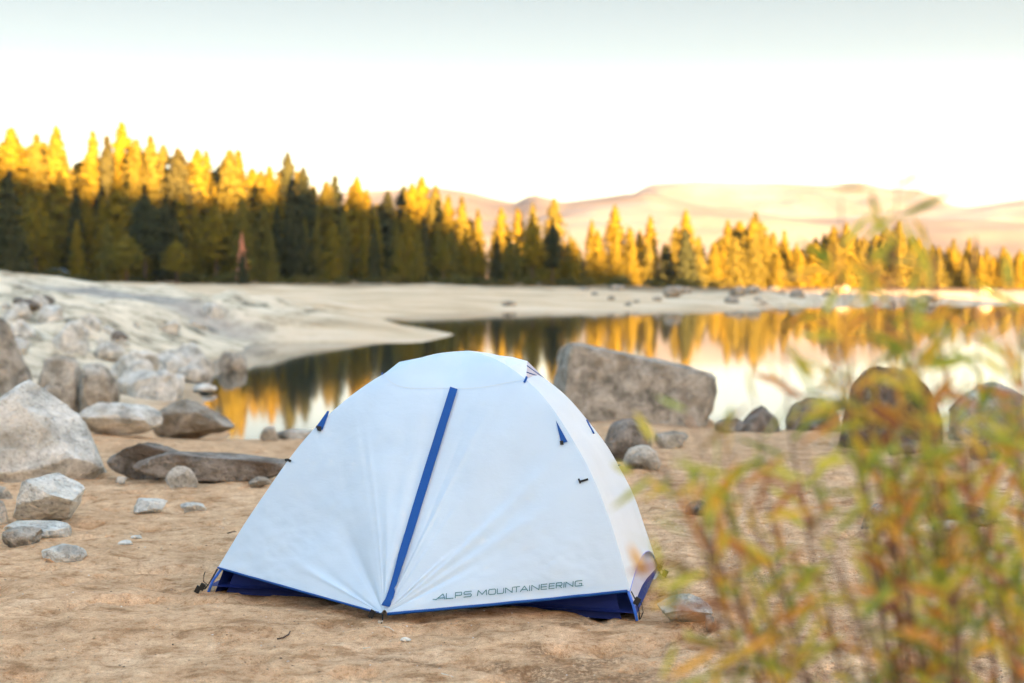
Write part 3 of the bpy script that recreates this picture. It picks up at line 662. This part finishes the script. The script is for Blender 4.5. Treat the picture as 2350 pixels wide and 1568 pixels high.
strap([v_(1504, 1283, BR.y-.02), v_(1511, 1300, BR.y-.02), v_(1516, 1320, BR.y-.02)], [v_(1511, 1300, BR.y-.03), v_(1519, 1290, BR.y-.03), v_(1522, 1288, BR.y-.03)], v_(1513, 1303, BR.y-.03))
strap([v_(1513, 1302, BR.y-.04), v_(1521, 1310, BR.y-.04), v_(1528, 1318, BR.y-.04)], [v_(1519, 1296, BR.y-.03), v_(1524, 1291, BR.y-.03)], v_(1526, 1316, BR.y-.04), 'stake_loop')
strap([v_(880, 1410, S.y-.01), v_(868, 1408, S.y-.01), v_(858, 1406, S.y-.01), v_(850, 1412, S.y-.01), v_(847, 1418, S.y-.01)], [v_(878, 1410, S.y-.01), v_(878, 1425, S.y-.02), v_(873, 1434, S.y-.02)], v_(853, 1409, S.y-.01), 'stake_loop')
ss = at(872, 1444, S.y-.02); b = MB(); b.box((0, 0, .0), (.012, .006, .055), Matrix.Rotation(-.15, 3, 'Y')); b.box((.004, -.004, .026), (.022, .008, .007))
o = mesh('tent_stake', b.v, b.f, [M['metal']], False, loc=(ss.x, ss.y, ss.z+.012)); tag(o, 'shiny steel stake pinning the pointed front of the tent to the sand', 'tent stake')
# lettering along the lower right hem
L = {'A': [[(0, 0), (.5, 1), (1, 0)], [(.22, .34), (.8, .34)]], 'L': [[(0, 1), (0, 0), (1, 0)]], 'P': [[(0, 0), (0, 1), (.9, 1), (1, .85), (1, .55), (.9, .42), (0, .42)]],
     'S': [[(1, 1), (.12, 1), (0, .85), (0, .62), (.1, .5), (.9, .5), (1, .38), (1, .15), (.88, 0), (0, 0)]], 'M': [[(0, 0), (.08, 1), (.5, .2), (.92, 1), (1, 0)]],
     'O': [[(.12, 0), (0, .2), (0, .85), (.12, 1), (.9, 1), (1, .85), (1, .15), (.9, 0), (.12, 0)]], 'U': [[(0, 1), (0, .12), (.12, 0), (.88, 0), (1, .12), (1, 1)]],
     'N': [[(0, 0), (0, 1), (1, 0), (1, 1)]], 'T': [[(0, 1), (1, 1)], [(.5, 1), (.5, 0)]], 'I': [[(0, 0), (0, 1)]], 'E': [[(1, 1), (0, 1), (0, 0), (1, 0)], [(0, .5), (.92, .5)]],
     'R': [[(0, 0), (0, 1), (.9, 1), (1, .85), (1, .6), (.9, .45), (0, .45)], [(.5, .45), (1, 0)]], 'G': [[(1, .95), (.9, 1), (.12, 1), (0, .85), (0, .12), (.1, 0), (1, 0), (1, .45), (.6, .45)]], '.': [[(0, 0), (.3, 0)]]}
LA1 = [[(-.55, .12), (-.12, .02), (.72, 1), (1, 0)], [(.05, .22), (.92, .22)]]
lay = [('A1', 235, 330), ('L', 345, 430), ('P', 455, 532), ('S', 560, 650), ('M', 725, 840), ('O', 862, 945), ('U', 967, 1045), ('N', 1068, 1150), ('T', 1162, 1238), ('A', 1248, 1342),
       ('I', 1362, 1362), ('N', 1388, 1478), ('E', 1502, 1572), ('E', 1600, 1665), ('R', 1688, 1756), ('I', 1782, 1782), ('N', 1804, 1892), ('G', 1918, 1998), ('.', 2012, 2024)]
V, Fc = [], []
for wi, (ch, x0, x1) in enumerate(lay):
    if wi == 4: tmesh('lettering', V, Fc, M['ink'], False); V, Fc = [], []
    for stroke in (LA1 if ch == 'A1' else L[ch]):
        pts = []
        for (a, b_) in stroke:
            zx = x0+a*(x1-x0)+b_*4; zy = 532-(zx-340)*.0997-b_*62; pts.append(((1000+zx/5.109)*.9592, (1330+zy/5.109)*.959))
        for p, q2 in zip(pts[:-1], pts[1:]):
            if math.hypot(q2[0]-p[0], q2[1]-p[1]) < .3: continue
            ex, ey = q2[0]-p[0], q2[1]-p[1]; l_ = math.hypot(ex, ey); p = (p[0]-ex/l_*.6, p[1]-ey/l_*.6); q2 = (q2[0]+ex/l_*.6, q2[1]+ey/l_*.6)
            v, f = ribbon([p, q2], 1.9, .009); b_0 = len(V); V += v; Fc += [tuple(i+b_0 for i in g) for g in f]
tmesh('lettering', V, Fc, M['ink'], False)

# ---------------------------------------------------------------- trees
def crown_mesh(kind, seed, N=5000):
    rs = np.random.RandomState(seed); out = []
    # unit height tree; r(t) radius at height t
    base = {'fir': .06, 'spire': .05, 'pine': .30, 'young': .03}[kind]; Rr = {'fir': .19, 'spire': .135, 'pine': .19, 'young': .24}[kind]
    cl = 46 if kind != 'pine' else 34
    cz = np.sort(rs.uniform(0, 1, cl*7)**(1.25 if kind != 'pine' else .9)); ca_ = rs.uniform(0, 2*math.pi, len(cz))
    per = max(4, N//len(cz)); P = []
    gap = rs.uniform(size=len(cz)) < .12
    for t, a, g in zip(cz, ca_, gap):
        if g: continue
        h = base+(1-base)*t
        if kind == 'pine': prof = (math.sin(math.pi*min(1, t*.9+.18))**.7)*(1-t**3)
        else: prof = (1-t)**.72*(1-.35*math.exp(-((t)/.07)**2))+.02
        r = Rr*prof*rs.uniform(.62, 1.12)
        for k in range(per):
            q = rs.uniform()**.6; w = .22*r*(.4+q)
            x = q*r; p = np.array([math.cos(a)*x, math.sin(a)*x, h-.35*r*q**1.3+(.0 if kind != 'pine' else .2*r*q)])+rs.normal(size=3)*np.array([w, w, .006+w*.22])
            P.append(p)
    P = np.array(P); n = len(P)
    nv = P*np.array([1, 1, 0]); nv /= np.linalg.norm(nv, axis=1)[:, None]+1e-6; nv = nv+np.array([0, 0, .35])+rs.normal(size=(n, 3))*.38; nv /= np.linalg.norm(nv, axis=1)[:, None]
    d1 = rs.normal(size=(n, 3)); rad = P*np.array([1, 1, 0]); rad /= np.linalg.norm(rad, axis=1)[:, None]+1e-6
    d1 = d1+np.array([0, 0, -.6]); d1 = d1-nv*(d1*nv).sum(1)[:, None]; d1 /= np.linalg.norm(d1, axis=1)[:, None]
    d2 = np.cross(d1, nv); d2 /= np.linalg.norm(d2, axis=1)[:, None]
    s1 = rs.uniform(.014, .028, (n, 1)); s2 = s1*rs.uniform(.35, .6, (n, 1))
    if kind == 'young': s1 *= 1.6; s2 *= 1.6
    V = np.stack([P-d1*s1, P+d2*s2, P+d1*s1, P-d2*s2], 1).reshape(-1, 3); Fq = np.arange(4*n).reshape(n, 4)
    return V, Fq
def trunk_geo(seed, kind):
    rs = random.Random(seed); mb = MB()
    mb.add(*tube_geo([(0, 0, -.02), (.002, 0, .25), (0, .002, .6), (0, 0, .97)], [.016, .012, .007, .0015], 7))
    for _ in range(9):
        z = rs.uniform(.12 if kind != 'pine' else .3, .8); a = rs.uniform(0, 6.28); r = .10*(1-z)
        mb.add(*tube_geo([(0, 0, z), (math.cos(a)*r, math.sin(a)*r, z+.01)], [.003, .001], 4))
    return mb
protos = {}
for kind in ('fir', 'spire', 'pine', 'young'):
    for sd_ in range(3):
        V, Fq = crown_mesh(kind, 40+sd_*7+len(kind)); me_c = mesh('crown', V, Fq, [M['needle']], True); tm = trunk_geo(sd_, kind); me_t = mesh('trunk', tm.v, tm.f, [M['bark']])
        protos[(kind, sd_)] = (me_c, me_t)
used = set()
def tree(px, top, D, kind, label, group, sp=1.0, dead=False, name='conifer_tree', basepx=None):
    p = at(px, 600, D); x = p.x; z = hz(x, D); H = at(px, top, D).z-z
    if H < 1.2: return
    dark = (not dead) and px < 1640 and random.random() < .16  # some crowns get neighbour shade painted into their colour
    sd_ = random.randrange(3); pc, pt = protos[(kind, sd_)]
    r = empty(name, (x, D, z-.1)); tag(r, label, 'tree', group); wsc = H*sp*random.uniform(.85, 1.15)
    for src in (pc, pt):
        if dead or (kind, sd_, src.name.split('.')[0]) in used: c = src.copy(); C.objects.link(c)
        else: c = src; used.add((kind, sd_, src.name.split('.')[0]))
        if dead and c.name.startswith('crown'): c.data = c.data.copy(); c.data.materials[0] = M['dead']
        c.parent = r; c.location = (0, 0, 0)
        if dark and c.name.startswith('crown'): c.material_slots[0].link = 'OBJECT'; c.material_slots[0].material = M['shadeneedle']
    r.scale = (wsc, wsc, H); r.rotation_euler = (0, 0, random.uniform(0, 6.28))
skx = [-120, 0, 30, 90, 135, 175, 215, 250, 285, 345, 380, 410, 450, 500, 550, 600, 660, 700, 730, 770, 820, 860, 900, 960, 1000, 1060, 1100, 1150, 1190, 1220, 1275, 1310, 1360, 1410, 1450, 1495, 1520, 1570, 1620, 1670, 1735, 1775, 1820, 1890, 1940, 2000, 2065, 2130, 2200, 2260, 2350, 2500]
sky_ = [330, 330, 300, 315, 297, 345, 312, 345, 292, 325, 375, 345, 350, 365, 355, 400, 362, 395, 430, 415, 425, 445, 445, 420, 432, 462, 492, 495, 480, 475, 460, 545, 510, 476, 520, 500, 550, 488, 565, 512, 492, 540, 560, 535, 520, 530, 512, 555, 560, 572, 575, 580]
def skyl(x): return float(np.interp(x, skx, sky_))
def Dof(x): return 182 + 8*max(0, min(1, (x-400)/900)) + 24*max(0, min(1, (x-1250)/900))
random.seed(21)
peaks = [(30, 300), (90, 313), (136, 295), (215, 308), (246, 318), (286, 288), (318, 325), (345, 318), (376, 335), (412, 345), (455, 348), (478, 352), (530, 350), (552, 350), (600, 395), (622, 385), (660, 356), (697, 388), (770, 408), (748, 420), (820, 410), (846, 438), (893, 442), (925, 430), (945, 425), (968, 410), (998, 428), (1030, 452), (1058, 455), (1098, 485), (1150, 480), (1186, 480), (1222, 472), (1274, 458),
         (1308, 540), (1360, 508), (1410, 474), (1445, 522), (1494, 498), (1468, 530), (1572, 485), (1600, 545), (1550, 520), (1522, 560), (1638, 560), (1672, 508), (1735, 490), (1712, 545), (1775, 535), (1797, 532), (1826, 560), (1890, 540), (1915, 520), (1940, 515), (1985, 545), (2020, 540), (2064, 508), (2100, 555), (2190, 550), (2222, 548), (2262, 570), (2300, 568), (2340, 575)]
def lab(x, back, kind):
    if not back and x < 1330: return ('dark green conifer in the shaded front of the forest across the lake', 'shaded conifers at the forest front')
    if x < 1080: return ('tall conifer with a sunlit golden top rising at the back of the forest, left half', 'tall conifers with golden tops') if back else ('dark green conifer in the shaded front of the forest, left half', 'shaded conifers at the forest front')
    if x < 1650: return ('golden sunlit conifer across the lake behind the largest boulder', 'golden conifers across the middle of the far shore')
    return ('small golden sunlit conifer on the far right shore behind the willow', 'golden conifers on the far right shore')
for x, y in peaks:
    kd = random.choice(['fir', 'fir', 'spire']); 
    l, g = lab(x, True, kd); tree(x+random.uniform(-3, 3), y-2, Dof(x)+random.uniform(10, 22), kd, l, g, 1.25 if x < 1650 else 1.45)
def row(x0, x1, step, dD, lo, hi, back, kinds, sp):
    x = x0
    while x < x1:
        h = random.uniform(lo, hi); top = skyl(x)+h*(630-skyl(x)); kd = random.choice(kinds); l, g = lab(x, back, kd)
        tree(x, top, Dof(x)+dD+random.uniform(-5, 5), kd, l, g, sp); x += step*random.uniform(.7, 1.3)
row(-100, 1080, 34, 34, .02, .16, True, ['fir', 'spire'], 1.9)
row(-100, 1080, 36, 20, .10, .26, True, ['fir', 'spire'], 1.6)
row(-90, 1320, 38, 4, .20, .46, False, ['fir', 'spire'], 1.0)
row(-80, 1180, 78, -4, .34, .62, False, ['fir', 'fir', 'pine'], 1.0)
row(1080, 1640, 42, 24, .12, .42, True, ['fir', 'spire'], 1.1)
row(1640, 2440, 19, 26, .02, .26, True, ['fir', 'fir', 'spire'], 1.9)
row(1640, 2440, 27, 4, .15, .45, True, ['fir'], 1.9)
row(1330, 1640, 36, 6, .2, .55, True, ['fir', 'young'], 1.2)
# single trees one can pick out
tree(555, 535, 166, 'spire', 'small conifer with dead rust red needles standing at the left forest edge', None, .9, dead=True, name='dead_conifer_tree')
tree(556, 575, 165.2, 'young', 'low green conifer at the foot of the rust red one', None, .9)
tree(22, 395, 163, 'fir', 'broad dark conifer nearest the shore at the left edge', None, 1.1)
tree(-40, 400, 165, 'fir', 'dark conifer cut by the left edge of the picture', None, 1.1)
tree(247, 505, 166, 'fir', 'short grey green conifer standing apart on the left shore', None, 1.2)
tree(290, 525, 164, 'pine', 'small pine with a bare pink trunk on the left shore', None, 1.6, name='pine_tree')
tree(405, 540, 165, 'pine', 'pine with a pale forked trunk right of the pink trunked one', None, 1.5, name='pine_tree')
tree(960, 518, 172, 'spire', 'slender small conifer before the dark forest in the middle', None, 1.0)
tree(1222, 490, 176, 'pine', 'golden pine with a bare trunk behind the top of the tent', None, 1.0, name='pine_tree')
tree(1268, 500, 178, 'pine', 'second golden pine with a bare trunk, right of the tent top', None, 1.0, name='pine_tree')
tree(1318, 548, 190, 'fir', 'dark shaded conifer beside the golden pines', None, 1.2)

for me_o in [q for pr in protos.values() for q in pr]:
    if me_o.parent is None: bpy.data.objects.remove(me_o)
# shrubs along the forest edge
def shrub_mesh(seed, n=900):
    rs = np.random.RandomState(seed); lob = rs.uniform(-.6, .6, (7, 3))*np.array([1, .8, .3])+np.array([0, 0, .45]); P = []
    for i in range(n):
        c = lob[rs.randint(7)]; d = rs.normal(size=3); d /= np.linalg.norm(d); P.append(c+d*rs.uniform(.2, .5)*np.array([1, 1, .8]))
    P = np.array(P); P[:, 2] = np.abs(P[:, 2]); d1 = rs.normal(size=(n, 3)); d1 /= np.linalg.norm(d1, axis=1)[:, None]; d2 = np.cross(d1, rs.normal(size=(n, 3))); d2 /= np.linalg.norm(d2, axis=1)[:, None]
    s_ = rs.uniform(.05, .10, (n, 1)); V = np.stack([P-d1*s_, P+d2*s_*.5, P+d1*s_, P-d2*s_*.5], 1).reshape(-1, 3); return V, np.arange(4*n).reshape(n, 4)
sh = []
for i in range(3):
    V, Fq = shrub_mesh(60+i); sh.append(mesh('shrub', V, Fq, [M['shrub']]))
cnt = 0
for (x, y, w_) in [(120, 640, 80), (165, 640, 60), (205, 642, 50), (60, 645, 60), (310, 640, 50), (340, 642, 40), (430, 640, 70), (465, 645, 50), (515, 632, 70), (600, 642, 30), (655, 648, 50), (700, 650, 50), (740, 650, 40), (905, 652, 50), (962, 656, 55), (1015, 655, 50), (1060, 655, 60), (1110, 655, 60), (1160, 655, 50), (1300, 655, 50), (1340, 655, 50), (1420, 655, 60), (1500, 658, 60), (1580, 658, 60), (1640, 662, 50), (1690, 665, 40), (250, 640, 40), (790, 652, 50), (850, 652, 50), (1220, 655, 50), (1260, 655, 40)]:
    D = min(Dof(x)-14, 172+(0 if x < 1200 else 14)); p = at(x, 640, D); o = sh[cnt % 3]
    if cnt >= 3: o = o.copy(); C.objects.link(o)
    s_ = w_/F_PX*D*.62; o.location = (p.x, D, hz(p.x, D)-.15); o.scale = (s_, s_, s_*random.uniform(.6, .9)); o.rotation_euler = (0, 0, random.uniform(0, 6)); cnt += 1
    tag(o, 'low olive shrub at the foot of the forest on the far shore', 'shrub', 'shrubs at the foot of the forest')

# parked car half hidden among the trees
cp = at(128, 588, 184); car = empty('parked_car', (cp.x, 184, hz(cp.x, 184)+.1)); tag(car, 'pale blue car half hidden between dark conifers at the left', 'car')
M['paint'] = mat('pale_blue_paint', (.16, .24, .36), .3, .6); M['glass'] = mat('dark_glass', (.03, .04, .05), .1); M['tyre'] = mat('tyre_rubber', (.02, .02, .02), .9)
prof = [(-2.1, .35), (-2.15, .75), (-1.6, .92), (-.9, 1.0), (-.4, 1.42), (.8, 1.45), (1.45, 1.0), (2.05, .92), (2.15, .6), (2.1, .35)]
def extr(pr, y0, y1, loc_=(0, 0, 0)):
    n = len(pr); V = [(a+loc_[0], y0, b+loc_[2]) for a, b in pr]+[(a+loc_[0], y1, b+loc_[2]) for a, b in pr]
    return V, [tuple(range(n)), tuple(range(2*n-1, n-1, -1))]+[(i, i+n, (i+1) % n+n, (i+1) % n) for i in range(n)]
V, Fc = extr(prof, -.85, .85); mesh('body', V, Fc, [M['paint']], False, car)
for yy in (-.856, .856):
    for pr in ([(-.75, 1.02), (-.35, 1.34), (.15, 1.36), (.15, 1.02)], [(.22, 1.02), (.22, 1.36), (.75, 1.36), (1.2, 1.02)]): mesh('window', [(a, yy, b) for a, b in pr], [(0, 1, 2, 3)], [M['glass']], False, car)
for xx in (-1.35, 1.35):
    for yy in (-.80, .80):
        pr = [(math.cos(a)*.34, math.sin(a)*.34) for a in np.linspace(0, 2*math.pi, 20)[:-1]]; V, Fc = extr(pr, yy-.11, yy+.11, (xx, 0, .34)); mesh('wheel', V, Fc, [M['tyre']], False, car)

# ---------------------------------------------------------------- willow shrub in the foreground
M['wleaf'] = m_leaf('willow_leaves', [(0, (.12, .19, .03)), (.22, (.34, .39, .05)), (.44, (.62, .56, .07)), (.62, (.72, .46, .05)), (.78, (.62, .25, .05)), (.92, (.34, .13, .06)), (1, (.28, .34, .14))], .5, .45)
M['wstem'] = mat('willow_bark', (.16, .085, .065), .7)
random.seed(77)
wil = empty('willow_shrub', (.88, 2.35, 0)); tag(wil, 'out of focus willow shrub with narrow yellow, green and orange leaves filling the lower right', 'shrub')
W0 = Vector(wil.location); LV, LF = [], []
def leaf(p, d, Ln, wd):
    d = d.normalized(); sd2 = d.cross(Vector((random.gauss(0, 1), random.gauss(0, 1), random.gauss(0, 1)))).normalized(); nn2 = d.cross(sd2)
    b = len(LV); curl = random.uniform(-.18, .18)*Ln
    for k, (t_, w_) in enumerate(((0, .12), (.25, .85), (.55, 1), (.8, .6), (1, .03))):
        c = p+d*(t_*Ln)+nn2*(curl*t_*t_)-W0; LV.append(c-sd2*(wd*w_/2)); LV.append(c+sd2*(wd*w_/2))
        if k: LF.append((b+2*k-2, b+2*k-1, b+2*k+1, b+2*k))
def stem(tip, root, r0, name='stem', leaves=30, lstart=.45, twigs=3, parent=None, bow=None, Ln=.085):
    ctrl = root.lerp(tip, .55)+Vector((random.uniform(-.17, .17), random.uniform(-.12, .12), random.uniform(0, .16))) if bow is None else bow
    pts = []; n = 16
    for i in range(n):
        t_ = i/(n-1); pts.append(root*(1-t_)**2+ctrl*(2*t_*(1-t_))+tip*t_**2+Vector((random.gauss(0, .004), random.gauss(0, .004), 0))*(1 if 0 < i < n-1 else 0))
    o = tube(name, [p-W0 for p in pts], [r0*(1-.82*i/(n-1)) for i in range(n)], M['wstem'], parent or wil, seg=6)
    for k in range(leaves):
        t_ = lstart+(1-lstart)*((k+random.random())/leaves); i = min(int(t_*(n-1)), n-2); f = t_*(n-1)-i; p = pts[i].lerp(pts[i+1], f); ax_ = (pts[i+1]-pts[i]).normalized()
        sd3 = ax_.cross(Vector((random.gauss(0, 1), random.gauss(0, 1), random.gauss(0, 1)))).normalized()
        leaf(p, ax_*random.uniform(.35, 1.0)+sd3*random.uniform(.5, 1.0)+Vector((0, 0, random.uniform(-.4, .15))), Ln*random.uniform(.6, 1.35), random.uniform(.009, .014))
    for k in range(twigs):
        t_ = random.uniform(.5, .92); i = int(t_*(n-1)); p = pts[i]; dv = Vector((random.gauss(0, 1), random.gauss(0, 1), random.uniform(0, 1.0))).normalized()*random.uniform(.10, .24)
        stem(p+dv, p, r0*.35, 'twig', 6, .15, 0, o, p+dv*.5+Vector((0, 0, .01)), Ln)
tips = [(1520, 1080, 1.8, 16), (1560, 1120, 1.7, 18), (1625, 1250, 1.8, 20), (1690, 1200, 1.7, 18), (1740, 1150, 1.8, 18), (1640, 960, 1.9, 12), (1700, 1330, 1.7, 14), (2080, 690, 1.55, 26), (2095, 760, 1.6, 22), (2062, 395, 1.75, 14), (2000, 430, 1.7, 10), (1930, 455, 1.75, 7), (1905, 560, 1.7, 8), (1985, 520, 1.6, 10), (2120, 520, 1.8, 8), (2150, 575, 1.7, 12), (2230, 600, 1.9, 12), (2310, 640, 1.8, 14), (2350, 700, 1.7, 14), (1845, 620, 1.8, 8),
        (1790, 700, 1.8, 8), (2290, 760, 1.6, 14), (1880, 720, 1.7, 10), (1720, 860, 1.9, 10), (1560, 890, 1.9, 12), (1500, 1010, 1.9, 16), (1600, 1040, 1.8, 22), (1660, 1010, 1.8, 22), (1690, 1090, 1.75, 20),         (1600, 1180, 1.8, 22), (1820, 930, 1.7, 18), (1900, 960, 1.7, 16), (1960, 870, 1.8, 16), (2050, 880, 1.8, 14), (1780, 1060, 1.75, 18), (2160, 900, 1.7, 18), (2250, 920, 1.6, 22), (2330, 900, 1.7, 22), (2400, 980, 1.6, 24), (2080, 980, 1.7, 20)]
for (x, y, D, lv) in tips:
    if y < 800: D *= 1.12; lv = int(lv*1.7)
    elif x < 1850: lv = int(lv*.65)
    root = W0+Vector((random.uniform(-.16, .16), random.uniform(-.15, .2), 0)); stem(at(x, y, D*1.2), root, .0062, leaves=lv, lstart=.62, twigs=1)
for i in range(13):
    x = random.uniform(1900, 2480) if i % 3 else random.uniform(2000, 2480); y = random.uniform(1040, 1540) if x > 1900 else random.uniform(1400, 1560)
    root = W0+Vector((random.uniform(-.2, .25), random.uniform(-.25, .3), 0)); stem(at(x, y, random.uniform(1.7, 2.7)), root, .0055, leaves=16, lstart=.5, twigs=2)
fo = mesh('foliage', [tuple(v) for v in LV], LF, [M['wleaf']], True, wil)

# ---------------------------------------------------------------- evening haze over the valley
mh = bpy.data.materials.new('haze'); mh.use_nodes = True; hn = mh.node_tree; hn.nodes.remove(hn.nodes['Principled BSDF'])
pv = hn.nodes.new('ShaderNodeVolumePrincipled'); pv.inputs['Color'].default_value = (.90, .94, 1, 1); pv.inputs['Density'].default_value = 0.9e-4; pv.inputs['Anisotropy'].default_value = 0.6
hn.links.new(pv.outputs[0], hn.nodes['Material Output'].inputs['Volume'])
b = MB(); b.box((0, 2250, 150), (10000, 6600, 340)); hb = mesh('haze', b.v, b.f, [mh], False); tag(hb, kind='stuff')
sc.cycles.volume_bounces = 0; sc.cycles.volume_step_rate = 4
